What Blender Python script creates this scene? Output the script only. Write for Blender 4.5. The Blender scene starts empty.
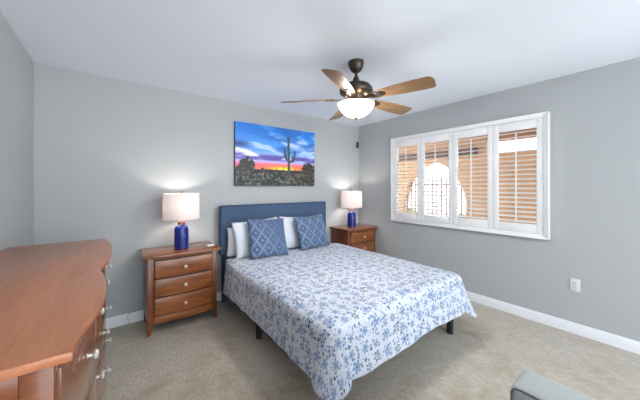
import bpy, bmesh, math, random
import numpy as np
from mathutils import Vector, Matrix
random.seed(4)
PI = math.pi
S = bpy.context.scene
C = S.collection

def lin(r, g, b):
    f = lambda v: (v/255/12.92) if v/255 <= .04045 else ((v/255+.055)/1.055)**2.4
    return (f(r), f(g), f(b), 1)

# ------------------------------------------------ camera, world, exposure
YAW = math.atan2(206, 267)
cam = bpy.data.cameras.new('camera'); cam.sensor_width = 36; cam.lens = 36*267/640
cam.shift_y = -13/640; cam.clip_start = .02
co = bpy.data.objects.new('camera', cam); C.objects.link(co)
co.location = (0, 0, 1.372); co.rotation_euler = (PI/2, 0, -YAW); S.camera = co
W = bpy.data.worlds.new('world'); S.world = W; W.use_nodes = True
nt = W.node_tree; bg = nt.nodes['Background']
bg.inputs[0].default_value = (.88, .94, 1, 1); bg.inputs[1].default_value = 6.0
S.view_settings.view_transform = 'Standard'; S.view_settings.look = 'None'
S.view_settings.gamma = 1; S.view_settings.exposure = 0.13
def add_light(name, kind, loc, power, col, radius=.05, size=None, rot=None, sizey=None):
    l = bpy.data.lights.new(name, kind); l.energy = power; l.color = col
    if kind == 'POINT': l.shadow_soft_size = radius
    if kind == 'AREA':
        l.shape = 'RECTANGLE'; l.size = size; l.size_y = sizey or size
    o = bpy.data.objects.new(name, l); C.objects.link(o); o.location = loc
    if rot: o.rotation_euler = rot
    return o
FAN = (1.637, 1.618)

# ------------------------------------------------ materials
class NT:
    def __init__(s, name):
        s.m = bpy.data.materials.new(name); s.m.use_nodes = True
        s.t = s.m.node_tree; s.b = s.t.nodes['Principled BSDF']; s.out = s.t.nodes['Material Output']
    def n(s, typ, **k):
        x = s.t.nodes.new(typ)
        for a, v in k.items():
            if a.startswith('i_'): x.inputs[a[2:].replace('_', ' ')].default_value = v
            elif a.startswith('n_'): x.inputs[int(a[2:])].default_value = v
            else: setattr(x, a, v)
        return x
    def l(s, a, b): s.t.links.new(a, b)
    def math(s, op, a, b=None, c=None, clamp=False):
        x = s.t.nodes.new('ShaderNodeMath'); x.operation = op; x.use_clamp = clamp
        for i, v in enumerate((a, b, c)):
            if v is None: continue
            if isinstance(v, (int, float)): x.inputs[i].default_value = v
            else: s.l(v, x.inputs[i])
        return x.outputs[0]
    def mix(s, f, a, b, blend='MIX'):
        x = s.t.nodes.new('ShaderNodeMix'); x.data_type = 'RGBA'; x.blend_type = blend
        for i, v in ((0, f), (6, a), (7, b)):
            if isinstance(v, (int, float, tuple)): x.inputs[i].default_value = v
            else: s.l(v, x.inputs[i])
        return x.outputs[2]
    def ramp(s, f, stops):
        x = s.t.nodes.new('ShaderNodeValToRGB'); e = x.color_ramp.elements
        while len(e) < len(stops): e.new(.5)
        for el, (p, c) in zip(e, stops): el.position = p; el.color = c
        s.l(f, x.inputs[0]); return x.outputs[0]
    def bump(s, h, strength, dist=.01):
        x = s.n('ShaderNodeBump', i_Strength=strength, i_Distance=dist); s.l(h, x.inputs['Height'])
        s.l(x.outputs[0], s.b.inputs['Normal'])
    def set(s, col=None, rough=None, metal=None, **k):
        if col is not None:
            if isinstance(col, tuple): s.b.inputs['Base Color'].default_value = col
            else: s.l(col, s.b.inputs['Base Color'])
        if rough is not None: s.b.inputs['Roughness'].default_value = rough
        if metal is not None: s.b.inputs['Metallic'].default_value = metal
        for a, v in k.items(): s.b.inputs[a.replace('_', ' ')].default_value = v
        return s.m
    def coords(s, kind='Object', scale=(1, 1, 1), rot=(0, 0, 0)):
        tc = s.n('ShaderNodeTexCoord'); mp = s.n('ShaderNodeMapping')
        mp.inputs['Scale'].default_value = scale; mp.inputs['Rotation'].default_value = rot
        s.l(tc.outputs[kind], mp.inputs[0]); return mp.outputs[0]
    def noise(s, v, scale, detail=3, rough=.5, dist=0):
        x = s.n('ShaderNodeTexNoise', i_Scale=scale, i_Detail=detail, i_Roughness=rough, i_Distortion=dist)
        s.l(v, x.inputs['Vector']); return x.outputs['Fac']

def plain(name, col, rough=.5, metal=0, var=.04, vs=8, bump=0, bs=200, **k):
    m = NT(name); v = m.coords()
    f = m.noise(v, vs, 3)
    d = tuple(c*(1-var) for c in col[:3])+(1,); e = tuple(min(1, c*(1+var)) for c in col[:3])+(1,)
    m.set(m.mix(f, d, e), rough, metal, **k)
    if bump: m.bump(m.noise(v, bs, 2), bump, .002)
    return m.m
def wood(name, dark, light, axis='X', rough=.3, scale=1, coat=.0):
    m = NT(name)
    sc = {'X': (1.2, 14, 14), 'Y': (14, 1.2, 14), 'Z': (14, 14, 1.2)}[axis]
    v = m.coords('Object', tuple(q*scale for q in sc))
    a = m.noise(v, 2.2, 5, .6, .6); b = m.noise(m.coords('Object', tuple(q*scale*4 for q in sc)), 3, 2)
    f = m.math('ADD', m.math('MULTIPLY', a, .8), m.math('MULTIPLY', b, .25))
    m.set(m.ramp(f, [(.3, dark), (.72, light)]), rough)
    m.b.inputs['Coat Weight'].default_value = coat; m.b.inputs['Coat Roughness'].default_value = .12
    return m.m

M = {}
M['wall'] = plain('wall_paint', lin(172, 175, 176), .85, var=.012, vs=3, bump=.15, bs=90)
M['ceiling'] = plain('ceiling_paint', lin(231, 237, 245), .9, var=.012, vs=3, bump=.2, bs=70)
M['trim'] = plain('trim_paint', lin(226, 228, 232), .45, var=.01)
M['shutter'] = plain('shutter_paint', lin(232, 232, 232), .4, var=.01)
def carpet():
    m = NT('carpet'); v = m.coords('Object')
    big = m.noise(v, 1.1, 4, .6, .4); mid = m.noise(v, 7, 4, .65, .8)
    fine = m.noise(m.coords('Object', (1, .3, 1), (0, 0, .5)), 75, 3, .75)
    base = m.ramp(big, [(.36, lin(160, 143, 122)), (.5, lin(180, 172, 156)), (.64, lin(190, 187, 177))])
    c2 = m.mix(m.math('MULTIPLY', m.math('SUBTRACT', mid, .38, clamp=True), 2.4), base, lin(198, 192, 180))
    c3 = m.mix(m.ramp(fine, [(.38, (0, 0, 0, 1)), (.62, (1, 1, 1, 1))]), lin(148, 136, 118), c2)
    c3 = m.mix(.4, c3, c2)
    m.set(c3, .95); m.b.inputs['Sheen Weight'].default_value = .15
    m.bump(m.math('ADD', fine, m.noise(v, 260, 2)), .55, .006); return m.m
M['carpet'] = carpet()
ND, NL = lin(92, 50, 24), lin(164, 98, 54)
M['wood_x'] = wood('nightstand_wood', ND, NL, 'X', .3, 1, .15)
M['wood_z'] = wood('nightstand_wood_upright', lin(84, 44, 24), lin(130, 72, 40), 'Z', .3, 1, .15)
M['wood_top'] = wood('nightstand_top_wood', lin(96, 54, 30), lin(146, 84, 48), 'X', .2, 1, .3)
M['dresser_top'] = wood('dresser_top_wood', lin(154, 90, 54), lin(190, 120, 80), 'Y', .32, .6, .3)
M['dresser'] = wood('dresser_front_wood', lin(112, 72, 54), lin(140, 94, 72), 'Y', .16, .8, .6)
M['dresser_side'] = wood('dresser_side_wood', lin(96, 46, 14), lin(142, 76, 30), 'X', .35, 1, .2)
M['dark'] = plain('dark_recess_wood', lin(58, 30, 18), .5)
M['knob'] = plain('pewter_knob', lin(205, 200, 190), .3, .5)
M['knob_dark'] = plain('knob_stem_metal', lin(110, 108, 106), .3, .9)
M['navy'] = plain('navy_upholstery', lin(66, 86, 114), .9, var=.08, vs=4, bump=.5, bs=350)
M['navy_dark'] = plain('navy_piping', lin(46, 68, 102), .85)
M['black'] = plain('black_leg', lin(26, 28, 32), .5)
M['linen'] = plain('white_linen', lin(214, 219, 228), .9, var=.03, vs=6, bump=.3, bs=25)
M['mattress'] = plain('white_sheet', lin(226, 229, 236), .9, var=.02)
M['grey_fabric'] = plain('grey_upholstery', lin(172, 176, 174), .95, var=.06, vs=30, bump=.6, bs=260)
M['grey_welt'] = plain('grey_welt', lin(100, 104, 106), .9)
M['bronze'] = plain('aged_bronze', lin(74, 66, 60), .38, .75, var=.15, vs=20)
M['brass'] = plain('antique_brass', lin(150, 108, 66), .35, .8)
M['blade'] = wood('fan_blade_oak', lin(104, 76, 48), lin(162, 126, 84), 'X', .45, 1.3)
M['outlet'] = plain('outlet_plastic', lin(212, 215, 218), .35, var=.01)
M['slot'] = plain('outlet_slot', lin(70, 72, 75), .5)
M['cable'] = plain('grey_cable', lin(150, 155, 158), .5)
M['paper'] = plain('white_card', lin(238, 225, 220), .5)
M['device'] = plain('black_plastic', lin(40, 42, 45), .4)
M['stucco'] = plain('tan_stucco', lin(186, 146, 108), .95, var=.1, vs=5, bump=.6, bs=60)
M['beam'] = wood('patio_beam_wood', lin(112, 70, 40), lin(178, 122, 76), 'Y', .6, .6)
M['header'] = wood('dark_lintel_wood', lin(52, 34, 22), lin(92, 60, 38), 'Y', .6, .6)
M['patio'] = plain('patio_concrete', lin(205, 196, 184), .9, var=.05)
M['yard'] = plain('pale_gravel', lin(214, 204, 190), .95, var=.08, vs=3)
M['iron'] = plain('rusty_iron', lin(122, 84, 66), .7, var=.1)
M['shrub'] = plain('shrub_leaf', lin(96, 122, 70), .8, var=.3, vs=20)
def glass():
    m = NT('window_glass'); t = m.n('ShaderNodeBsdfTransparent'); g = m.n('ShaderNodeBsdfGlossy', i_Roughness=.02)
    mx = m.n('ShaderNodeMixShader'); mx.inputs[0].default_value = .06
    m.l(t.outputs[0], mx.inputs[1]); m.l(g.outputs[0], mx.inputs[2]); m.l(mx.outputs[0], m.out.inputs[0]); return m.m
M['glass'] = glass()
def shade():
    m = NT('lamp_shade_linen'); v = m.coords('Object')
    d = m.n('ShaderNodeBsdfDiffuse'); t = m.n('ShaderNodeBsdfTranslucent')
    c = m.mix(m.noise(v, 120, 2), lin(222, 216, 214), lin(236, 230, 228))
    m.l(c, d.inputs[0]); m.l(c, t.inputs[0])
    mx = m.n('ShaderNodeMixShader'); mx.inputs[0].default_value = .3
    m.l(d.outputs[0], mx.inputs[1]); m.l(t.outputs[0], mx.inputs[2]); m.l(mx.outputs[0], m.out.inputs[0]); return m.m
M['shade'] = shade()
def emit(name, col, st):
    m = NT(name); m.set((.9, .9, .9, 1), .4); m.b.inputs['Emission Color'].default_value = col
    m.b.inputs['Emission Strength'].default_value = st; return m.m
M['bowl'] = emit('frosted_lit_glass', (1, .95, .9, 1), 75)
M['bulb'] = emit('warm_bulb', (1, .82, .6, 1), 20)
def ceramic():
    m = NT('cobalt_glaze'); v = m.coords('Object')
    x = m.n('ShaderNodeTexVoronoi', i_Scale=55); m.l(v, x.inputs['Vector'])
    f = m.ramp(x.outputs['Distance'], [(.15, lin(52, 72, 176)), (.5, lin(20, 34, 116))])
    g = m.noise(v, 18, 3); m.set(m.mix(m.math('MULTIPLY', g, .5), f, lin(16, 24, 90)), .12)
    m.bump(x.outputs['Distance'], .5, .004); return m.m
M['cobalt'] = ceramic()
M['neck'] = plain('copper_glaze', lin(140, 86, 84), .3, .3)
def quilt_mat():
    m = NT('floral_quilt'); uv = m.n('ShaderNodeUVMap'); uv.uv_map = 'UVMap'
    def flowers(scale, rnd, size, petals, col_seed):
        v = m.n('ShaderNodeTexVoronoi', i_Scale=scale, i_Randomness=rnd); m.l(uv.outputs[0], v.inputs['Vector'])
        sub = m.n('ShaderNodeVectorMath', operation='SUBTRACT')
        sc = m.n('ShaderNodeVectorMath', operation='SCALE'); sc.inputs[3].default_value = 1.0
        m.l(uv.outputs[0], sc.inputs[0]); m.l(sc.outputs[0], sub.inputs[0]); m.l(v.outputs['Position'], sub.inputs[1])
        xyz = m.n('ShaderNodeSeparateXYZ'); m.l(sub.outputs[0], xyz.inputs[0])
        ang = m.math('ARCTAN2', xyz.outputs[1], xyz.outputs[0])
        r = m.math('MULTIPLY', m.math('SQRT', m.math('ADD', m.math('POWER', xyz.outputs[0], 2), m.math('POWER', xyz.outputs[1], 2))), scale)
        cs = m.n('ShaderNodeSeparateColor'); m.l(v.outputs['Color'], cs.inputs[0])
        ph = m.math('MULTIPLY', cs.outputs[0], 6.283)
        pet = m.math('ABSOLUTE', m.math('COSINE', m.math('ADD', m.math('MULTIPLY', ang, petals/2), ph)))
        R = m.math('MULTIPLY', m.math('ADD', .45, m.math('MULTIPLY', pet, .55)), m.math('MULTIPLY', m.math('ADD', .72, m.math('MULTIPLY', cs.outputs[1], .4)), size))
        inside = m.math('LESS_THAN', r, R); rel = m.math('DIVIDE', r, R)
        return inside, rel, cs, r
    base = lin(196, 202, 212)
    f1, rel1, cs1, r1 = flowers(10, .42, .36, 6, 0)
    f2, rel2, cs2, r2 = flowers(27, .75, .34, 3, 1)
    f3, rel3, cs3, r3 = flowers(52, .9, .3, 2, 2)
    keep2 = m.math('GREATER_THAN', cs2.outputs[2], .42); keep3 = m.math('GREATER_THAN', cs3.outputs[2], .6)
    away = m.math('GREATER_THAN', r1, .36)
    c = m.mix(m.math('MULTIPLY', m.math('MULTIPLY', f3, keep3), away), base, lin(128, 140, 166))
    leafc = m.ramp(cs2.outputs[1], [(.3, lin(96, 112, 140)), (.6, lin(118, 152, 196)), (.9, lin(74, 86, 112))])
    c = m.mix(m.math('MULTIPLY', m.math('MULTIPLY', f2, keep2), m.math('GREATER_THAN', r1, .30)), c, leafc)
    fc = m.ramp(rel1, [(.0, lin(52, 66, 104)), (.24, lin(60, 84, 134)), (.3, lin(176, 196, 224)), (.46, lin(92, 122, 164)), (.72, lin(142, 164, 192)), (.98, lin(80, 104, 142))])
    grey = m.ramp(rel1, [(.0, lin(70, 76, 92)), (.3, lin(186, 194, 208)), (.6, lin(112, 122, 146)), (.95, lin(86, 96, 122))])
    fl = m.mix(m.math('GREATER_THAN', cs1.outputs[2], .75), fc, grey)
    brk = m.noise(uv.outputs[0], 70, 3, .7)
    mask = m.math('MULTIPLY', f1, m.math('GREATER_THAN', brk, .42))
    c = m.mix(mask, c, fl)
    m.set(c, .9); m.b.inputs['Sheen Weight'].default_value = .2
    q = m.n('ShaderNodeTexVoronoi', i_Scale=17); m.l(uv.outputs[0], q.inputs['Vector'])
    m.bump(m.math('SUBTRACT', 1, q.outputs['Distance']), .45, .012); return m.m
M['quilt'] = quilt_mat()
def lattice(name, ombre):
    m = NT(name); uv = m.n('ShaderNodeUVMap'); uv.uv_map = 'UVMap'
    xyz = m.n('ShaderNodeSeparateXYZ'); m.l(uv.outputs[0], xyz.inputs[0]); u, v = xyz.outputs[0], xyz.outputs[1]
    n = 3.4
    def lines(off, w, wig=.0):
        uu = m.math('ADD', u, m.math('MULTIPLY', m.math('SINE', m.math('MULTIPLY', v, 2*PI*n)), .0))
        a = m.math('ADD', m.math('MULTIPLY', uu, n), m.math('MULTIPLY', v, n*.72)); b = m.math('SUBTRACT', m.math('MULTIPLY', uu, n), m.math('MULTIPLY', v, n*.72))
        out = None
        for q in (a, b):
            d = m.math('ABSOLUTE', m.math('SUBTRACT', m.math('FRACT', m.math('ADD', q, off)), .5))
            s_ = m.math('LESS_THAN', d, w); out = s_ if out is None else m.math('MAXIMUM', out, s_)
        return a, b, out
    a, b, L = lines(0, .075)
    da = m.math('ABSOLUTE', m.math('SUBTRACT', m.math('FRACT', a), .5)); db = m.math('ABSOLUTE', m.math('SUBTRACT', m.math('FRACT', b), .5))
    mn = m.math('MINIMUM', da, db)   # 0 at the lines, .5 at a cell's centre
    ring = m.math('MULTIPLY', m.math('GREATER_THAN', mn, .17), m.math('LESS_THAN', mn, .215))
    dot = m.math('GREATER_THAN', mn, .38)
    pat = m.math('MAXIMUM', L, m.math('MAXIMUM', ring, dot))
    pat = m.math('MULTIPLY', pat, m.ramp(m.noise(uv.outputs[0], 40, 3), [(.3, (.35, .35, .35, 1)), (.6, (1, 1, 1, 1))]))
    base = lin(46, 72, 106)
    if ombre:
        k = m.math('SUBTRACT', 1.25, m.math('ADD', m.math('MULTIPLY', u, .85), m.math('MULTIPLY', v, .55)), clamp=True)
        pat = m.math('MULTIPLY', pat, m.math('MULTIPLY', k, 1.3, clamp=True))
        base = m.mix(k, lin(66, 88, 124), lin(40, 64, 102))
    m.set(m.mix(m.math('MULTIPLY', pat, .85), base, lin(132, 156, 186)), .6)
    m.b.inputs['Sheen Weight'].default_value = .3
    m.bump(m.noise(uv.outputs[0], 14, 3), .3, .01); return m.m
M['lattice'] = lattice('blue_lattice_cloth', False); M['lattice_fade'] = lattice('blue_fading_lattice_cloth', True)
def painted():
    m = NT('printed_canvas'); a = m.n('ShaderNodeVertexColor'); a.layer_name = 'Col'
    m.set(a.outputs[0], .55); m.bump(m.noise(m.coords(), 400, 2), .1, .001); return m.m
M['print'] = painted()

# ------------------------------------------------ mesh helpers
class MB:
    def __init__(s): s.bm = bmesh.new()
    def box(s, x0, x1, y0, y1, z0, z1, bev=0, seg=2):
        v = [s.bm.verts.new(p) for p in ((x0,y0,z0),(x1,y0,z0),(x1,y1,z0),(x0,y1,z0),(x0,y0,z1),(x1,y0,z1),(x1,y1,z1),(x0,y1,z1))]
        F = [s.bm.faces.new([v[i] for i in q]) for q in ((3,2,1,0),(4,5,6,7),(0,1,5,4),(1,2,6,5),(2,3,7,6),(3,0,4,7))]
        if bev:
            E = list({e for f in F for e in f.edges})
            bmesh.ops.bevel(s.bm, geom=E, offset=bev, segments=seg, affect='EDGES', profile=.5)
        return s
    def prism(s, pts, z0, z1, axis='z', bev=0):
        def mk(p, h): return {'z': (p[0], p[1], h), 'x': (h, p[0], p[1]), 'y': (p[0], h, p[1])}[axis]
        a = [s.bm.verts.new(mk(p, z0)) for p in pts]; b = [s.bm.verts.new(mk(p, z1)) for p in pts]; n = len(pts)
        F = [s.bm.faces.new(a[::-1]), s.bm.faces.new(b)]
        for i in range(n): F.append(s.bm.faces.new((a[i], a[(i+1) % n], b[(i+1) % n], b[i])))
        bmesh.ops.recalc_face_normals(s.bm, faces=F)
        if bev:
            E = list({e for f in F[:2] for e in f.edges}); bmesh.ops.bevel(s.bm, geom=E, offset=bev, segments=2, affect='EDGES', profile=.5)
        return s
    def lathe(s, prof, cx=0, cy=0, n=32, closed_ends=True, axis='z', base=(0, 0, 0)):
        rings = []
        for r, z in prof:
            ring = []
            for k in range(n):
                a = 2*PI*k/n; x, y = r*math.cos(a), r*math.sin(a)
                p = {'z': (cx+x, cy+y, z), 'x': (base[0]+z, base[1]+x, base[2]+y), 'y': (base[0]+x, base[1]+z, base[2]+y)}[axis]
                ring.append(s.bm.verts.new(p))
            rings.append(ring)
        F = []
        for A, B in zip(rings, rings[1:]):
            for k in range(n): F.append(s.bm.faces.new((A[k], A[(k+1) % n], B[(k+1) % n], B[k])))
        if closed_ends:
            F.append(s.bm.faces.new(rings[0][::-1])); F.append(s.bm.faces.new(rings[-1]))
            bmesh.ops.recalc_face_normals(s.bm, faces=F)
        return s
    def tube(s, pts, r, n=8):
        pts = [Vector(p) for p in pts]; rings = []
        for i, p in enumerate(pts):
            t = (pts[min(i+1, len(pts)-1)]-pts[max(i-1, 0)]).normalized()
            up = Vector((0, 0, 1)) if abs(t.z) < .9 else Vector((1, 0, 0))
            a = t.cross(up).normalized(); b = t.cross(a)
            rr = r[i] if isinstance(r, (list, tuple)) else r
            rings.append([s.bm.verts.new(p+rr*(a*math.cos(2*PI*k/n)+b*math.sin(2*PI*k/n))) for k in range(n)])
        F = []
        for A, B in zip(rings, rings[1:]):
            for k in range(n): F.append(s.bm.faces.new((A[k], A[(k+1) % n], B[(k+1) % n], B[k])))
        F += [s.bm.faces.new(rings[0][::-1]), s.bm.faces.new(rings[-1])]
        bmesh.ops.recalc_face_normals(s.bm, faces=F); return s
    def ball(s, c, r, sc=(1, 1, 1), seg=16):
        q = bmesh.ops.create_uvsphere(s.bm, u_segments=seg, v_segments=seg//2, radius=r)
        for v in q['verts']: v.co = Vector((v.co.x*sc[0], v.co.y*sc[1], v.co.z*sc[2]))+Vector(c)
        return s
    def xf(s, mat): bmesh.ops.transform(s.bm, matrix=mat, verts=s.bm.verts); return s
    def build(s, name, mat, parent=None, loc=None, ang=35):
        bm = s.bm; bm.normal_update()
        for f in bm.faces: f.smooth = True
        for e in bm.edges:
            e.smooth = not (len(e.link_faces) != 2 or e.calc_face_angle(0) > math.radians(ang))
        me = bpy.data.meshes.new(name); bm.to_mesh(me); bm.free(); me.materials.append(mat)
        o = bpy.data.objects.new(name, me); C.objects.link(o)
        if parent: o.parent = parent
        if loc: o.location = loc
        return o
def tag(o, label=None, cat=None, group=None, kind=None):
    for k, v in (('label', label), ('category', cat), ('group', group), ('kind', kind)):
        if v: o[k] = v
    return o
def thing(name, label, cat, loc, rz=0, group=None):
    o = bpy.data.objects.new(name, None); o.empty_display_size = .1; C.objects.link(o)
    o.location = loc; o.rotation_euler = (0, 0, rz); return tag(o, label, cat, group)
def copy_tree(o, parent=None):
    c = o.copy(); C.objects.link(c); c.parent = parent
    for ch in list(o.children): copy_tree(ch, c)
    return c
def struct(o): o['kind'] = 'structure'; return o

# ------------------------------------------------ the room
YL, YR = -3.0, -1.4
X0, X1, Y1, YB, H = -.545, 3.42, 3.31, -3.0, 2.44
struct(MB().box(X0-.12, X1+.1, YB, Y1+.12, -.1, 0).build('floor', M['carpet']))
struct(MB().box(X0-.12, X1+.1, YB, Y1+.12, H, H+.1).build('ceiling', M['ceiling']))
struct(MB().box(X0-.12, X1+.1, Y1, Y1+.12, 0, H).build('wall_back', M['wall']))
struct(MB().box(X0-.12, X0, YL, Y1, 0, H).build('wall_left', M['wall']))
WY0, WY1, WZ0, WZ1 = .75, 2.57, .91, 2.055
w = MB(); w.box(X1, X1+.1, YR, WY0, 0, H); w.box(X1, X1+.1, WY1, Y1, 0, H)
w.box(X1, X1+.1, WY0, WY1, 0, WZ0); w.box(X1, X1+.1, WY0, WY1, WZ1, H)
struct(w.build('wall_right', M['wall']))
def base_prof(d, s): return [(0, 0), (d, 0), (d, .078), (d*.55, .092), (d*.3, .1), (0, .1)]
b = MB(); pr = [(Y1-p[0], p[1]) for p in base_prof(.015, 1)]; b.prism(pr, X0, X1, 'x'); struct(b.build('baseboard_back', M['trim']))
b = MB(); b.prism([(X1-p[0], p[1]) for p in base_prof(.015, 1)], YR, Y1-.015, 'y'); struct(b.build('baseboard_right', M['trim']))
b = MB(); b.prism([(X0+p[0], p[1]) for p in base_prof(.015, 1)], YL, Y1-.015, 'y'); struct(b.build('baseboard_left', M['trim']))
# window: metal sash and glass set in the wall
win = MB()
for y0, y1 in ((WY0, WY0+.03), ((WY0+WY1)/2-.025, (WY0+WY1)/2+.025), (WY1-.03, WY1)): win.box(X1+.06, X1+.09, y0, y1, WZ0, WZ1)
for z0, z1 in ((WZ0, WZ0+.04), (WZ1-.04, WZ1)): win.box(X1+.06, X1+.09, WY0+.03, WY1-.03, z0, z1)
wo = struct(win.build('window_1', M['trim']))
MB().box(X1+.072, X1+.078, WY0+.03, WY1-.03, WZ0+.04, WZ1-.04).build('pane', M['glass'], wo)

# ------------------------------------------------ plantation shutters
sh = thing('plantation_shutters', 'white plantation shutters of four louvred panels filling the window', 'shutters', (X1, 1.64, .855))
def L(y): return y-1.64
def Zz(z): return z-.855
fy0, fy1, fz0, fz1 = .70, 2.58, .855, 2.112
fr = MB()
for y0, y1, z0, z1 in ((fy0, fy0+.045, fz0, fz1), (fy1-.045, fy1, fz0, fz1), (fy0+.045, fy1-.045, fz0, fz0+.045), (fy0+.045, fy1-.045, fz1-.045, fz1)):
    fr.box(-.05, -.0005, L(y0), L(y1), Zz(z0), Zz(z1), .006)
fr.box(-.057, -.0495, L(fy0-.005), L(fy0+.016), Zz(fz0), Zz(fz1), .003); fr.box(-.057, -.0495, L(fy1-.016), L(fy1+.005), Zz(fz0), Zz(fz1), .003)
fr.box(-.057, -.0495, L(fy0+.016), L(fy1-.016), Zz(fz0-.003), Zz(fz0+.014), .003); fr.box(-.057, -.0495, L(fy0+.016), L(fy1-.016), Zz(fz1-.014), Zz(fz1+.003), .003)
fr.build('shutter_frame', M['shutter'], sh)
PW = (fy1-fy0-.09)/4; opz0, opz1 = .99, 1.973
slat_me = None
for k in range(4):
    a = fy0+.045+k*PW+.0015; b_ = a+PW-.003; st = .052
    pn = MB()
    pn.box(-.044, -.016, L(a), L(a+st), Zz(fz0+.047), Zz(fz1-.047), .003); pn.box(-.044, -.016, L(b_-st), L(b_), Zz(fz0+.047), Zz(fz1-.047), .003)
    pn.box(-.044, -.016, L(a+st), L(b_-st), Zz(fz0+.047), Zz(opz0), .003); pn.box(-.044, -.016, L(a+st), L(b_-st), Zz(opz1), Zz(fz1-.047), .003)
    p = pn.build('shutter_panel', M['shutter'], sh)
    n = 20; pitch = (opz1-opz0)/n; tilt = math.radians(19)
    for i in range(n):
        zc = opz0+pitch*(i+.5); hw = .025; pts = []
        for q in range(16):
            t = 2*PI*q/16; dx, dz = hw*math.cos(t), .0042*math.sin(t)
            pts.append((-.03+dx*math.cos(tilt)-dz*math.sin(tilt), dx*math.sin(tilt)+dz))
        if slat_me is None:
            s_ = MB(); s_.prism(pts, 0, PW-.003-2*st-.002, 'y'); so = s_.build('louvre', M['shutter'], p); slat_me = so.data
        else:
            so = bpy.data.objects.new('louvre', slat_me); C.objects.link(so); so.parent = p
        so.location = (0, L(a+st+.001), Zz(zc))
    ym = (a+b_)/2
    MB().box(-.064, -.056, L(ym-.006), L(ym+.006), Zz(opz0+.02), Zz(opz1-.03), .002).build('tilt_rod', M['shutter'], p)
    for zz in (1.06, 1.48, 1.9):
        if k in (0, 3):
            ys = a-.004 if k == 0 else b_+.004
            MB().lathe([(.004, Zz(zz-.03)), (.004, Zz(zz+.03))], -.052, L(ys), 8).build('hinge', M['outlet'], p)

# ------------------------------------------------ outside the window
tag(MB().box(X1+.1, 5.75, -2, 6, -.12, -.02).build('patio_slab', M['patio']), kind='structure')
tag(MB().box(5.75, 16, -8, 16, -.2, -.03).build('gravel_yard', M['yard']), kind='structure')
ar = MB(); XA = 5.5
yl, yr, zt = 3.86, 2.38, 1.9   # arch opening
arc = [(yr, 0), (yr, 1.25)]
cy, rx, rz = (yl+yr)/2, (yl-yr)/2, zt-1.25
arc = [(yr, -.02)]+[(cy-rx*math.cos(t), .75+(zt-.75)*math.sin(t)) for t in [PI*i/20 for i in range(21)]]+[(yl, -.02)]
out = [(-1.2, -.02)]+arc+[(6, -.02), (6, 2.62), (2.05, 2.62), (2.05, 2.0), (-1.2, 2.0)]
ar.prism(out, XA, XA+.2, 'x')
tag(ar.build('garden_wall', M['stucco']), 'tan stucco patio wall with a wide arched opening, seen through the louvres', 'wall')
gt = thing('iron_gate', 'iron gate of thin upright bars standing in the stucco arch outside', 'gate', (XA+.1, cy, -.02))
for za in (.12, 1.42): MB().box(-.015, .015, -rx+.03, rx-.03, za, za+.03).build('gate_rail', M['iron'], gt)
for i in range(14):
    y = -rx+.06+i*(2*rx-.12)/13
    MB().tube([(0, y, .02), (0, y, 1.5+.12*math.sin(PI*i/13))], 0.017, 6).build('bar', M['iron'], gt)
tag(MB().box(3.6, 5.95, -1.6, 6.2, 2.62, 2.68).build('patio_roof', M['beam']), 'brown board patio roof outside the window', 'roof')
for i, (x, lab) in enumerate(((4.3, 'brown patio roof beam nearer the window glass'), (5.2, 'brown patio roof beam nearer the stucco arch'))):
    tag(MB().box(x, x+.12, -1.6, 6.2, 2.42, 2.62).build('roof_beam', M['beam']), lab, 'beam')
tag(MB().box(XA-.02, XA+.14, -1.2, 2.05, 2.2, 2.62).build('header_beam', M['beam']), 'deep brown header beam above the daylight gap over the low stucco wall', 'beam')
tag(MB().box(XA-.10, XA-.001, 2.2, 4.3, 1.99, 2.12).build('lintel_beam', M['header']), 'dark brown lintel beam fixed across the stucco wall above the arch', 'beam')
for i in range(2):
    y = -1.0+i*1.25
    tag(MB().box(XA+.02, XA+.13, y, y+.12, 2.0, 2.2).build('roof_post', M['beam']), 'short brown post between the stucco wall and the header beam', 'post', 'posts under the header beam')
for j, (x, y, r) in enumerate(((7.6, 5.2, .55), (8.6, 3.9, .45))):
    m_ = MB(); rnd = random.Random(j)
    for q in range(60):
        a, c_ = rnd.uniform(0, 2*PI), rnd.uniform(-.5, 1)
        m_.ball((math.cos(a)*r*.6*math.sqrt(max(0, 1-c_*c_)), math.sin(a)*r*.6*math.sqrt(max(0, 1-c_*c_)), r*.52+c_*r*.6), r*.22, seg=8)
    tag(m_.build('shrub', M['shrub'], None, (x, y, -.03)), ['larger rounded green shrub in the gravel yard beyond the arch', 'smaller rounded green shrub in the gravel yard beyond the arch'][j], 'shrub')

# ------------------------------------------------ dresser
# front outline of the top (x over y), traced as a double bow
OUT = [(.821, -.075), (.883, -.074), (.939, -.066), (1.019, -.046), (1.101, -.030), (1.212, -.022), (1.357, -.025), (1.48, -.035), (1.56, -.049), (1.60, -.052), (1.66, -.040), (1.747, -.024), (1.927, -.011), (2.08, -.009), (2.2, -.013), (2.33, -.027), (2.42, -.041), (2.478, -.049)]
def front(y):
    for (a, xa), (b, xb) in zip(OUT, OUT[1:]):
        if a <= y <= b:
            t = (y-a)/(b-a); return xa+(xb-xa)*t
    return OUT[0][1] if y < OUT[0][0] else OUT[-1][1]
DX, DY = -.29, 1.65
dr = thing('dresser', 'long reddish brown dresser with a wavy bowed front against the left wall', 'dresser', (DX, DY, 0))
N = 60; ys = [.821+(2.478-.821)*i/N for i in range(N+1)]
pts = [(front(y)-DX, y-DY) for y in ys]+[(-.522-DX, 2.478-DY), (-.522-DX, .821-DY)]
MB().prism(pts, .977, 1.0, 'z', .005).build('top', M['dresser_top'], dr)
ins = .033
pts = [(front(y)-DX-ins-.012, y-DY) for y in ys if .86 < y < 2.44]+[(-.515-DX, 2.435-DY), (-.515-DX, .865-DY)]
MB().prism(pts, .12, .977).build('carcass', M['dark'], dr)
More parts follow.
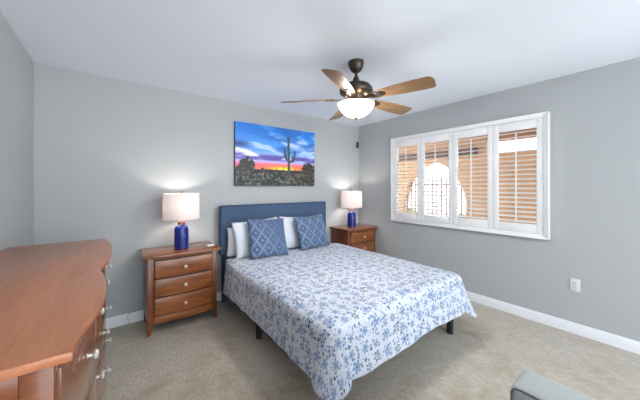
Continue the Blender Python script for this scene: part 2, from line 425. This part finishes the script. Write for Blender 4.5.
# end panels: frame and raised panel
for (y0, y1, s) in ((.85, .866, 1), (2.434, 2.45, -1)):
    xf = front(y0)-ins-DX
    e = MB(); xb = -.517-DX
    e.box(xb, xb+.05, y0-DY, y1-DY, .1, .968, .002); e.box(xf-.055, xf, y0-DY, y1-DY, .1, .968, .002)
    e.box(xb+.05, xf-.055, y0-DY, y1-DY, .1, .2, .002); e.box(xb+.05, xf-.055, y0-DY, y1-DY, .9, .968, .002)
    e.build('end_frame', M['dresser_side'], dr)
    yy = (y0+.007, y1) if s > 0 else (y0, y1-.007)
    MB().box(xb+.06, xf-.065, yy[0]-DY, yy[1]-DY, .21, .89, .003).build('end_panel', M['dresser_side'], dr)
for (cx_, cy_) in ((-.50, .875), (-.50, 2.425), (-.13, .875), (-.12, 2.425)):
    l_ = MB(); a = .022; l_.prism([(cx_-a-DX, cy_-a-DY), (cx_+a-DX, cy_-a-DY), (cx_+a-DX, cy_+a-DY), (cx_-a-DX, cy_+a-DY)], 0, .13); l_.build('leg', M['dresser'], dr)
def curved(y0, y1, z0, z1, off, th, n=16):
    yy = [y0+(y1-y0)*i/n for i in range(n+1)]
    p = [(front(y)-ins+off-DX, y-DY) for y in yy]+[(front(y)-ins+off-th-DX, y-DY) for y in yy[::-1]]
    return MB().prism(p, z0, z1, 'z', .003)
curved(.87, 2.43, .10, .155, 0, .02, 40).build('bottom_rail', M['dresser'], dr)
curved(.87, 2.43, .94, .967, 0, .02, 40).build('top_rail', M['dresser'], dr)
KN = [(.024, 'x')]
def knob(parent, x, y, z, axis, sgn, s=1.0, mat='knob'):
    prof = [(.010*s, 0), (.0065*s, .004*s), (.006*s, .014*s), (.010*s, .017*s), (.0155*s, .021*s), (.016*s, .025*s), (.012*s, .030*s), (.004*s, .032*s)]
    prof = [(r, d*sgn) for r, d in prof]
    m_ = MB().lathe(prof, axis=axis, base=(x, y, z), n=16)
    return m_.build('knob', M[mat], parent)
for (z0, z1, zk) in ((.735, .935, .86), (.50, .728, .595), (.30, .493, .39), (.16, .293, .19)):
    for (y0, y1, kk) in ((.895, 1.592, (1.07, 1.42)), (1.608, 2.41, (1.83, 2.185))):
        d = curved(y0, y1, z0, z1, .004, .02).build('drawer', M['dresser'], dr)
        for ky in kk: knob(d, front(ky)-ins+.004-DX, ky-DY, zk, 'x', 1, .9)

# ------------------------------------------------ nightstands
def make_nightstand():
    r = thing('nightstand', 'three-drawer wooden nightstand left of the bed under a lamp, white card on top', 'nightstand', (.55, 3.08, 0))
    hw, yb, yf = .3425, .205, -.215   # top half width, back, front corners
    def bow(x, a=.035): return a*(1-(x/hw)**2)
    n = 20; xs = [-hw+2*hw*i/n for i in range(n+1)]
    MB().prism([(x, yf-bow(x)) for x in xs]+[(hw, yb), (-hw, yb)], .712, .74, 'z', .006).build('top', M['wood_top'], r)
    bw = hw-.035; bf = yf+.035
    xs = [-bw+.03+(2*bw-.06)*i/n for i in range(n+1)]
    MB().prism([(x, bf+.014-bow(x)) for x in xs]+[(bw-.01, yb-.01), (-bw+.01, yb-.01)], .13, .712).build('carcass', M['dark'], r)
    for s in (-1, 1):
        MB().box(min(s*bw, s*(bw-.016)), max(s*bw, s*(bw-.016)), bf+.03, yb-.005, .11, .712, .002).build('side_panel', M['wood_z'], r)
        # front post that runs down into a sabre leg
        xo, xi = s*bw, s*(bw-.05)
        pts = [(xo, .712), (xi, .712), (xi, .12), (xo-s*.024, 0), (xo+s*.005, 0), (xo+s*.0005, .07)]
        MB().prism(pts, bf-.006, bf+.034, 'y', .003).build('front_leg', M['wood_z'], r)
        xo, xi = s*bw, s*(bw-.035)
        MB().prism([(xo, .13), (xi, .13), (xi+s*.01, 0), (xo, 0)], yb-.045, yb-.008, 'y', .002).build('back_leg', M['wood_z'], r)
    xin = bw-.052
    def piece(z0, z1, off, th, x=xin, sag=0):
        xx = [-x+2*x*i/n for i in range(n+1)]
        return MB().prism([(q, bf-bow(q)-off) for q in xx]+[(q, bf-bow(q)-off+th) for q in xx[::-1]], z0, z1, 'z', .003)
    piece(.100, .165, -.002, .02).build('bottom_rail', M['wood_x'], r)
    piece(.692, .711, -.002, .02).build('top_rail', M['wood_x'], r)
    for z0, z1, zk in ((.523, .684, .603), (.349, .510, .428), (.175, .336, .252)):
        d = piece(z0, z1, .004, .02, xin-.006).build('drawer', M['wood_x'], r)
        knob(d, 0, bf-bow(0)-.004, zk, 'y', -1, 1.0)
    return r
ns = make_nightstand()
n2 = copy_tree(ns); n2.location = (3.066, 3.08, 0)
n2['label'] = 'wooden nightstand in the far corner right of the bed, lower part hidden by it'
tag(MB().box(-.04, .04, -.022, .022, 0, .012, .003).build('card', M['paper'], None, (.825, 3.0, .74)), 'small white card lying on the left nightstand top', 'card').rotation_euler = (0, 0, .25)

# ------------------------------------------------ table lamps
def make_lamp():
    r = thing('table_lamp', 'lit table lamp with cobalt blue base and white drum shade on the left nightstand', 'lamp', (.553, 3.065, .74))
    MB().lathe([(.055, 0), (.066, .004), (.067, .02), (.068, .12), (.067, .19), (.062, .215), (.045, .235), (.035, .243)], n=40).build('base', M['cobalt'], r)
    MB().lathe([(.035, .2435), (.036, .255), (.034, .275), (.02, .28), (.012, .283), (.012, .31)], n=24).build('neck', M['neck'], r)
    sd = MB().lathe([(.172, .305), (.168, .565)], n=56, closed_ends=False).build('lamp_shade', M['shade'], r)
    s2 = sd.modifiers.new('t', 'SOLIDIFY'); s2.thickness = .0015
    h = MB(); h.tube([(math.cos(a)*.003, math.sin(a)*.003, .31) for a in (0,)]+[(0, 0, .56)], .002, 6)
    for a in (0, 2*PI/3, 4*PI/3): h.tube([(0, 0, .555), (.168*math.cos(a), .168*math.sin(a), .558)], .0015, 6)
    h.build('harp', M['brass'], r)
    MB().lathe([(.004, .56), (.010, .567), (.011, .574), (.006, .584), (.002, .588)], n=14).build('finial', M['brass'], r)
    MB().ball((.03, 0, .40), .026, (1, 1, 1.3)).build('bulb', M['bulb'], r)
    return r
def lamp_light(r):
    l = add_light('lamp_glow', 'POINT', (0, 0, .47), 5, (1, .94, .88), .03); l.parent = r; return l
lamp = make_lamp(); l2 = copy_tree(lamp); l2.location = (3.02, 3.085, .74)
l2['label'] = 'lit table lamp with cobalt blue base and white drum shade on the corner nightstand'
lamp_light(lamp); lamp_light(l2)

# ------------------------------------------------ bed
BX0, BX1, BY0, BYH = 1.015, 2.56, 1.20, 3.175
bed = thing('bed', 'queen bed with navy upholstered headboard and side rails on black legs', 'bed', ((BX0+BX1)/2, 2.2, 0))
cx, cyb = (BX0+BX1)/2, 2.2
hb = MB().box(.989-cx, 2.576-cx, 3.185-cyb, 3.262-cyb, .565, 1.15, .012, 3).build('headboard', M['navy'], bed)
wl = MB(); wl.tube([(1.0-cx, 3.183-cyb, .58), (1.0-cx, 3.183-cyb, 1.139), (2.565-cx, 3.183-cyb, 1.139), (2.565-cx, 3.183-cyb, .58)], .004, 6); wl.build('piping', M['navy_dark'], hb)
for x in (1.02, 2.475): MB().box(x-cx, x+.07-cx, 3.195-cyb, 3.25-cyb, 0, .566, .004).build('headboard_leg', M['navy_dark'], bed)
rl = MB()
for x0, x1, y0, y1 in ((BX0, BX0+.035, BY0, 3.185), (BX1-.035, BX1, BY0, 3.185), (BX0+.035, BX1-.035, BY0, BY0+.035)):
    rl.box(x0-cx, x1-cx, y0-cyb, y1-cyb, .12 if x0 == BX0 else .19, .335, .008)
rl.build('side_rail', M['navy'], bed)
for i in range(9):
    y = 1.3+i*.22; MB().box(BX0+.036-cx, BX1-.036-cx, y-cyb, y+.07-cyb, .24, .262).build('slat', M['black'], bed)
for x, y in ((1.04, 1.235), (2.50, 1.24), (1.045, 2.26), (2.53, 2.26), (1.79, 1.5), (1.79, 2.3)):
    MB().lathe([(.017, 0), (.024, .165), (.024, .239)] if x == 1.79 else [(.026, 0), (.031, .121)] if y > 2 else [(.028, 0), (.033, .191)], x-cx, y-cyb, 12).build('leg', M['black'], bed)
tag(MB().box(BX0+.012, BX1-.012, BY0+.012, 3.18, .27, .535, .05, 4).build('mattress', M['mattress']), 'white mattress on the bed, showing at the head end by the left nightstand', 'mattress')

def quilt():
    x0, x1, yf, yh, top, rc = BX0-.004, BX1+.004, BY0-.004, 2.93, .556, .07
    P = []   # point, outward normal, hang, flare
    def sm(a, b, t): t = max(0, min(1, (t-a)/(b-a))); return t*t*(3-2*t)
    n1 = 80
    for i in range(n1+1):
        y = yh+(yf+rc-yh)*i/n1; P.append(((x0, y), (-1, 0), .325+.01*sm(2.3, 2.9, y), .035+.02*sm(1.6, 1.3, y)))
    nc = 28
    for i in range(1, nc):
        a = PI/2*i/nc; k = math.sin(2*a)**.7
        P.append(((x0+rc-rc*math.cos(a), yf+rc-rc*math.sin(a)), (-math.cos(a), -math.sin(a)), .325-.006*a+.08*k, .055+.02*k))
    for i in range(0, 71):
        x = x0+rc+(x1-x0-2*rc)*i/70; P.append(((x, yf), (0, -1), .315+.012*math.sin(i*.11), .045))
    for i in range(1, nc):
        a = PI/2*i/nc; k = math.sin(2*a)**1.5
        P.append(((x1-rc+rc*math.sin(a), yf+rc-rc*math.cos(a)), (math.sin(a), -math.cos(a)), .315+.09*k+.01*a, .05+.10*k))
    for i in range(n1+1):
        y = yf+rc+(yh-yf-rc)*i/n1; P.append(((x1, y), (1, 0), .34, .05))
    bm = bmesh.new(); uvl = bm.loops.layers.uv.new('UVMap')
    ring_n_top, ring_n = 26, 22; grid = []; cxm = (x0+x1)/2
    slen = 0; S_ = []
    for i, p in enumerate(P):
        if i: slen += math.hypot(p[0][0]-P[i-1][0][0], p[0][1]-P[i-1][0][1])
        S_.append(slen)
    for i, ((px, py), (nx, ny), hang, flare) in enumerate(P):
        col = []
        qy = yh-(yh-max(py, yf+rc))*(yh-1.9)/(yh-yf-rc); qx = cxm
        for k in range(ring_n_top):
            t = 1-k/ring_n_top; x = px+(qx-px)*t; y = py+(qy-py)*t
            dist = math.hypot(px-x, py-y); edge = max(0, 1-dist/.06)
            z = top+.004*math.sin(9*x+2*y)*math.sin(7*y)+.003*math.sin(23*x)*math.sin(19*y) - .012*edge**2
            col.append(((x, y, z), (x, y)))
        s = S_[i]
        for k in range(ring_n+1):
            t = k/ring_n; L_ = t*hang
            r = .035
            if L_ < r*PI/2: a = L_/r; o = r*math.sin(a); dz = r*(1-math.cos(a))
            else: o = r; dz = L_-r*PI/2+r
            corner = abs(nx*ny)
            ww = (.004+.012*corner)*t*math.sin(s*11+1.3*math.sin(s*3.1))+.003*t*math.sin(s*27)
            o2 = o+flare*t**1.3+ww
            col.append(((px+nx*o2, py+ny*o2, top-.012-dz*(1-.25*flare)), (px+nx*L_, py+ny*L_)))
        grid.append(col)
    V = [[bm.verts.new(c[0]) for c in col] for col in grid]
    for i in range(len(V)-1):
        for k in range(len(V[0])-1):
            idx = ((i, k), (i, k+1), (i+1, k+1), (i+1, k))
            f = bm.faces.new([V[a][b] for a, b in idx]); f.smooth = True
            for l, (a, b) in zip(f.loops, idx): l[uvl].uv = grid[a][b][1]
    bmesh.ops.remove_doubles(bm, verts=bm.verts, dist=1e-5)
    bm.normal_update()
    if sum(f.normal.z for f in bm.faces) < 0: bmesh.ops.reverse_faces(bm, faces=bm.faces)
    me = bpy.data.meshes.new('quilt'); bm.to_mesh(me); bm.free(); me.materials.append(M['quilt'])
    o = bpy.data.objects.new('quilt', me); C.objects.link(o)
    s = o.modifiers.new('t', 'SOLIDIFY'); s.thickness = .012; s.offset = 1
    return o
tag(quilt(), 'white quilt with blue and grey flowers draped over the bed', 'quilt')

def pillow(name, mat, w, h, th, loc, lean, roll=0, yaw=0, pinch=.05, seed=0, uvs=1):
    n = 28; bm = bmesh.new(); uvl = bm.loops.layers.uv.new('UVMap'); rnd = random.Random(seed)
    p1, p2 = rnd.uniform(0, 6), rnd.uniform(0, 6)
    def pt(u, v, s):
        x = u*w/2*(1-pinch*(1-v*v)); z = v*h/2*(1-pinch*(1-u*u))
        e = max(0, (1-abs(u)**2.6)*(1-abs(v)**2.6))
        t = th/2*e**.55*(1+.05*math.sin(5*u+p1)+.06*math.sin(6*v+p2)) + (.003 if e > 0 else 0)
        return (x, s*t, z)
    for s in (-1, 1):
        V = [[bm.verts.new(pt(-1+2*i/n, -1+2*j/n, s)) for j in range(n+1)] for i in range(n+1)]
        for i in range(n):
            for j in range(n):
                idx = [(i, j), (i+1, j), (i+1, j+1), (i, j+1)]
                if s > 0: idx = idx[::-1]
                f = bm.faces.new([V[a][b] for a, b in idx]); f.smooth = True
                for l, (a, b) in zip(f.loops, idx): l[uvl].uv = (a/n*uvs, b/n*uvs)
    bmesh.ops.remove_doubles(bm, verts=bm.verts, dist=1e-4)
    me = bpy.data.meshes.new(name); bm.to_mesh(me); bm.free(); me.materials.append(mat)
    o = bpy.data.objects.new(name, me); C.objects.link(o)
    R = Matrix.Rotation(yaw, 4, 'Z') @ Matrix.Rotation(-lean, 4, 'X') @ Matrix.Rotation(roll, 4, 'Y')
    o.matrix_world = Matrix.Translation(loc) @ R
    return o
R_ = math.radians
tag(pillow('bed_pillow', M['linen'], .60, .34, .12, (1.335, 3.115, .718), R_(1), R_(2), 0, .05, 1), 'white bed pillow against the headboard at its left end, behind the other pillows', 'pillow')
tag(pillow('bed_pillow', M['linen'], .60, .43, .11, (1.375, 3.01, .767), R_(12), R_(-3), 0, .06, 2), 'white bed pillow leaning behind the faded-pattern blue throw pillow', 'pillow')
tag(pillow('bed_pillow', M['linen'], .60, .43, .11, (1.985, 3.04, .762), R_(10), R_(3), 0, .06, 3), 'white bed pillow leaning behind the all-over patterned blue throw pillow', 'pillow')
tag(pillow('throw_pillow', M['lattice_fade'], .47, .46, .11, (1.43, 2.85, .781), R_(22), R_(2), R_(-3), .05, 4), 'blue throw pillow whose lattice fades out to one side, nearer the left nightstand', 'pillow')
tag(pillow('throw_pillow', M['lattice'], .49, .44, .11, (2.09, 2.88, .781), R_(22), R_(-2), R_(2), .05, 5), 'blue throw pillow with all-over pale lattice, nearer the corner lamp', 'pillow')

# ------------------------------------------------ canvas print
def art():
    nx, ny = 300, 198; w, h = 1.223, .805
    rs = np.random.RandomState(7)
    def vn(u, v, sx, sy, seed):
        r = np.random.RandomState(seed).rand(64, 64)
        x, y = u*sx, v*sy; xi, yi = np.floor(x).astype(int), np.floor(y).astype(int); fx, fy = x-xi, y-yi
        fx = fx*fx*(3-2*fx); fy = fy*fy*(3-2*fy); g = lambda a, b: r[a % 64, b % 64]
        return (g(xi, yi)*(1-fx)+g(xi+1, yi)*fx)*(1-fy)+(g(xi, yi+1)*(1-fx)+g(xi+1, yi+1)*fx)*fy
    def fb(u, v, sx, sy, seed, o=4): return sum(vn(u, v, sx*2**k, sy*2**k, seed+k)/2**k for k in range(o))/sum(1/2**k for k in range(o))
    U, V = np.meshgrid(np.linspace(0, 1, nx), np.linspace(0, 1, ny), indexing='ij')
    def c(r, g, b): return np.array([r, g, b], float)
    def mixc(a, b, t): t = np.clip(t, 0, 1)[..., None]; return a*(1-t)+b*t
    ss = lambda a, b, x: (lambda t: t*t*(3-2*t))(np.clip((x-a)/(b-a), 0, 1))
    col = np.zeros((nx, ny, 3))+c(70, 130, 200)
    col = mixc(col, c(14, 100, 184), ss(.6, 1.0, V)); col = mixc(col, c(150, 170, 215), ss(.62, .45, V))
    col = mixc(col, c(150, 178, 222), ss(.5, .68, fb(U, V+U*.35, 4, 8, 1))*ss(.35, .6, V)*(1-.7*ss(.8, .95, V)))
    col = mixc(col, c(220, 214, 232), ss(.47, .66, fb(U+.3, V+U*.2, 3, 9, 5))*ss(.38, .5, V)*ss(.85, .6, V))
    col = mixc(col, c(30, 84, 160), ss(.5, .66, fb(U, V, 3, 7, 9))*ss(.5, .62, V)*.75)
    col = mixc(col, c(26, 40, 96), np.exp(-((U-.04)/.1)**2-((V-.66)/.05)**2)*.8)
    band = ss(.40, .44, V)*ss(.54, .49, V)*ss(.35, .6, fb(U, V, 5, 14, 13)+.12*np.exp(-((U-.35)/.3)**2))
    col = mixc(col, c(70, 56, 132), band*.9)
    glow = ss(.43, .33, V); col = mixc(col, c(226, 74, 112), glow); gl = ss(.40, .27, V)*np.exp(-((U-.55)/.33)**2)
    col = mixc(col, c(246, 130, 48), gl*1.3); col = mixc(col, c(254, 206, 52), ss(.345, .27, V)*np.exp(-((U-.56)/.11)**2)*1.3)
    col = mixc(col, c(150, 70, 140), band*glow*.6)
    hz = .265+.012*fb(U, V*0, 22, 1, 21)+.01*(fb(U, V*0, 60, 1, 23)-.5)
    land = ss(hz+.004, hz-.004, V)
    g1 = fb(U, V, 36, 30, 31, 3); gr = mixc(np.zeros_like(col)+c(22, 26, 26), c(84, 86, 76), ss(.45, .72, g1))
    gr = mixc(gr, c(116, 116, 100), ss(.66, .8, fb(U, V, 60, 50, 37, 2))*.7); gr = mixc(gr, c(78, 64, 40), np.exp(-((U-.88)/.15)**2)*ss(.03, .2, V)*.5)
    gr = mixc(gr, c(26, 24, 30), ss(.2, .27, V)*.8)
    col = mixc(col, gr, land)
    for (bx, bz, rx, rz, s) in ((.13, .30, .085, .15, 41), (.90, .30, .085, .12, 43), (.99, .28, .05, .1, 44), (.04, .24, .06, .08, 45), (.3, .26, .03, .03, 46)):
        e = ((U-bx)/rx)**2+((V-bz)/rz)**2; ed = fb(U, V, 40, 34, s, 3)
        col = mixc(col, mixc(np.zeros_like(col)+c(34, 36, 34), c(84, 84, 70) if bx < .5 else c(86, 66, 44), ss(.5, .7, ed)), ss(1.15, .9, e+(ed-.5)*1.5))
    def seg(ax, ay, bx, by, r):
        A, B = np.array([ax*w, ay*h]), np.array([bx*w, by*h]); px, py = U*w-A[0], V*h-A[1]; d = B-A
        t = np.clip((px*d[0]+py*d[1])/(d@d), 0, 1); return np.hypot(px-t*d[0], py-t*d[1])-r*w
    D = seg(.632, .15, .625, .83, .0155)
    for q in ((.63, .44, .595, .47, .012), (.595, .47, .578, .52, .012), (.578, .52, .575, .635, .012), (.632, .42, .675, .43, .012), (.675, .43, .705, .47, .012), (.705, .47, .712, .60, .012), (.68, .44, .682, .53, .009), (.596, .48, .598, .545, .008)):
        D = np.minimum(D, seg(*q))
    col = mixc(col, mixc(np.zeros_like(col)+c(24, 36, 44), c(66, 78, 80), .5+.5*np.sin(U*w*900)), ss(.002, -.002, D))
    for q in ((.30, .3), (.335, .28), (.56, .31), (.47, .27), (.72, .28), (.78, .27)):
        col = mixc(col, c(46, 34, 44), ss(.002, -.002, seg(q[0], .22, q[0], q[1]+.02, .004)))
    v_ = np.clip(col*1.12+6, 0, 255)/255; v_ = np.where(v_ <= .04045, v_/12.92, ((v_+.055)/1.055)**2.4)
    me = bpy.data.meshes.new('printed_face')
    vs = [(u*w-w/2, 0, z*h) for u in np.linspace(0, 1, nx) for z in np.linspace(0, 1, ny)]
    fs = [(i*ny+j, (i+1)*ny+j, (i+1)*ny+j+1, i*ny+j+1) for i in range(nx-1) for j in range(ny-1)]
    me.from_pydata(vs, [], fs); ca = me.color_attributes.new('Col', 'FLOAT_COLOR', 'POINT')
    ca.data.foreach_set('color', np.concatenate([v_.reshape(-1, 3), np.ones((nx*ny, 1))], 1).ravel().astype(np.float32))
    me.materials.append(M['print']); return me, w, h
me, w_, h_ = art()
pic = thing('canvas_print', 'canvas print of a tall cactus against a blue and orange desert sunset', 'picture', (1.804, 3.268, 1.388))
o = bpy.data.objects.new('printed_face', me); C.objects.link(o); o.parent = pic; o.location = (0, -.0006, 0)
MB().box(-w_/2, w_/2, 0, .036, 0, h_).build('canvas_edge', plain('canvas_side', lin(38, 62, 96), .7), pic)

# ------------------------------------------------ ceiling fan
fan = thing('ceiling_fan', 'dark bronze ceiling fan with five oak blades and a lit glass bowl', 'ceiling fan', (FAN[0], FAN[1], 2.44))
z = lambda v: v-2.44
MB().lathe([(.066, z(2.4395)), (.066, z(2.425)), (.062, z(2.40)), (.048, z(2.37)), (.03, z(2.352)), (.018, z(2.345))], n=40).build('canopy', M['bronze'], fan)
MB().lathe([(.0125, z(2.36)), (.0125, z(2.28))], n=16).build('downrod', M['bronze'], fan)
MB().lathe([(.018, z(2.312)), (.024, z(2.30)), (.032, z(2.275)), (.05, z(2.262)), (.085, z(2.25)), (.118, z(2.235)), (.138, z(2.212)), (.142, z(2.19)), (.136, z(2.172)), (.118, z(2.16)), (.10, z(2.15)), (.08, z(2.142))], n=48).build('motor_housing', M['bronze'], fan)
MB().lathe([(.08, z(2.142)), (.078, z(2.12)), (.06, z(2.108)), (.058, z(2.094)), (.075, z(2.088)), (.08, z(2.082))], n=40).build('switch_housing', M['bronze'], fan)
bo = MB().lathe([(.150, z(2.082)), (.151, z(2.078)), (.146, z(2.062)), (.132, z(2.035)), (.110, z(2.008)), (.08, z(1.986)), (.045, z(1.973)), (.008, z(1.969))], n=48, closed_ends=False)
MB().lathe([(.01, z(2.090)), (.15, z(2.088)), (.156, z(2.082)), (.156, z(2.076)), (.153, z(2.076)), (.152, z(2.0835)), (.01, z(2.0835))], n=40).build('bowl_light_blocker', M['bronze'], fan)  # added disc that blocks the bowl's upward light from blades and ceiling
bo.build('glass_bowl', M['bowl'], fan)
MB().lathe([(.004, z(1.971)), (.018, z(1.968)), (.016, z(1.958)), (.008, z(1.95)), (.004, z(1.944))], n=20).build('finial', M['brass'], fan)
pitch = R_(15)
for k in range(5):
    a = R_(-78+72*k)
    ct, nn = [], 14
    r0, r1 = .185, .648
    def hwid(t): return .046+.024*math.sin(min(1, t*1.25)*PI/2)
    ptsU = [(r0+(r1-.03-r0)*i/nn, hwid(i/nn)) for i in range(nn+1)]
    poly = ptsU+[(r1-.022, .067), (r1-.006, .056), (r1+.004, -.02), (r1-.004, -.052), (r1-.018, -.064)]+[(x, -y) for x, y in ptsU[::-1]]
    Rm = Matrix.Rotation(a, 4, 'Z') @ Matrix.Translation((0, 0, z(2.127))) @ Matrix.Rotation(R_(1.5), 4, 'Y') @ Matrix.Rotation(-pitch, 4, 'X')
    bl = MB().prism(poly, -.003, .003, 'z', .0015).build('blade', M['blade'], fan); bl.matrix_local = Rm
    ir = MB(); ir.prism([(.04, -.012), (.11, -.018), (.15, -.028), (.19, -.04), (.245, -.03), (.27, -.008), (.27, .008), (.245, .03), (.19, .04), (.15, .028), (.11, .018), (.04, .012)], -.009, -.0035, 'z', .0015)
    for sx, sy in ((.205, .02), (.205, -.02), (.25, 0)): ir.ball((sx, sy, -.0095), .005, seg=8)
    i_ = ir.build('blade_bracket', M['bronze'], fan); i_.matrix_local = Rm
for k in range(5):
    a = R_(-42+72*k); add = add_light('fan_glow', 'POINT', (.10*math.cos(a), .10*math.sin(a), z(2.108)), .4, (1, .78, .5), .02); add.parent = fan

# ------------------------------------------------ small things on the walls
ol = thing('wall_outlet', 'white wall outlet low on the right wall under the shutters', 'outlet', (X1-.0005, .521, .454))
MB().box(-.006, 0, -.036, .036, -.058, .058, .002).build('cover_plate', M['outlet'], ol)
for zz in (-.02, .02):
    rc = MB().box(-.008, -.0061, -.016, .016, zz-.014, zz+.014, .001).build('receptacle', M['outlet'], ol)
    s_ = MB(); s_.box(-.009, -.0081, -.008, -.005, zz-.004, zz+.007); s_.box(-.009, -.0081, .005, .008, zz-.004, zz+.007); s_.build('slot', M['slot'], rc)
br = thing('wall_bracket', 'small black bracket on the wall corner above the corner lamp', 'bracket', (3.375, Y1-.0005, 2.12))
MB().box(-.02, .02, -.02, 0, -.02, .04, .005).build('plate', M['device'], br)
MB().tube([(0, -.01, 0), (-.02, -.035, -.01), (-.032, -.045, -.03)], .008, 8).build('arm', M['device'], br)
MB().ball((-.04, -.05, -.048), .022, (1, 1, 1.3)).build('head', M['device'], br)
def cv(pts, n=6):
    out = []
    P_ = [Vector(pts[0])]+[Vector(p) for p in pts]+[Vector(pts[-1])]
    for i in range(1, len(P_)-2):
        for k in range(n):
            t = k/n; p0, p1, p2, p3 = P_[i-1:i+3]
            out.append(.5*((2*p1)+(-p0+p2)*t+(2*p0-5*p1+4*p2-p3)*t*t+(-p0+3*p1-3*p2+p3)*t**3))
    out.append(P_[-1]); return out
yw = 3.289
tag(MB().tube(cv([(-.17, yw, .47), (-.06, yw, .345), (.0, yw, .26), (.08, yw, .20), (.178, yw, .17), (.235, yw, .2), (.33, yw, .33)]), .0022, 6).build('power_cord', M['cable']), 'thin grey cord hanging along the back wall between dresser and nightstand', 'cord')
tag(MB().tube(cv([(.22, yw, .125), (.15, yw, .118), (.105, yw-.004, .08), (.118, yw-.004, .03), (.125, yw-.006, .005)]), .0022, 6).build('power_cord', M['cable']), 'short grey cord running down over the back baseboard to the carpet', 'cord')

# ------------------------------------------------ grey armchair, only its arm in view
ch = thing('armchair', 'grey upholstered armchair, only one arm showing at the bottom right', 'armchair', (.95, -.08, 0))
def cb(name, x0, x1, y0, y1, z0, z1, bev, par=ch, mat='grey_fabric', seg=4):
    return MB().box(x0-.95, x1-.95, y0+.08, y1+.08, z0, z1, bev, seg).build(name, M[mat], par)
for (a, b_) in ((1.225, 1.41), (.49, .675)):
    ao = cb('arm', a, b_, -.52, .378, .10, .60, .03)
    wx = a+.008 if a > 1 else b_-.008
    e = .370; loop = [(wx-.95, -.45+.08, .592), (wx-.95, e-.03+.08, .592), (wx-.95, e-.008+.08, .588), (wx-.95, e+.08, .57), (wx-.95, e+.08, .14)]
    MB().tube(loop, .004, 6).build('welt', M['grey_welt'], ao)
cb('seat_base', .676, 1.224, -.5, .33, .10, .30, .015)
cb('seat_cushion', .68, 1.22, -.33, .35, .30, .44, .04)
cb('backrest', .677, 1.223, -.53, -.335, .30, .86, .05)
for x, y in ((.54, .3), (1.34, .3), (.54, -.45), (1.34, -.45)):
    MB().lathe([(.014, 0), (.022, .1005)], x-.95, y+.08, 12).build('leg', M['black'], ch)
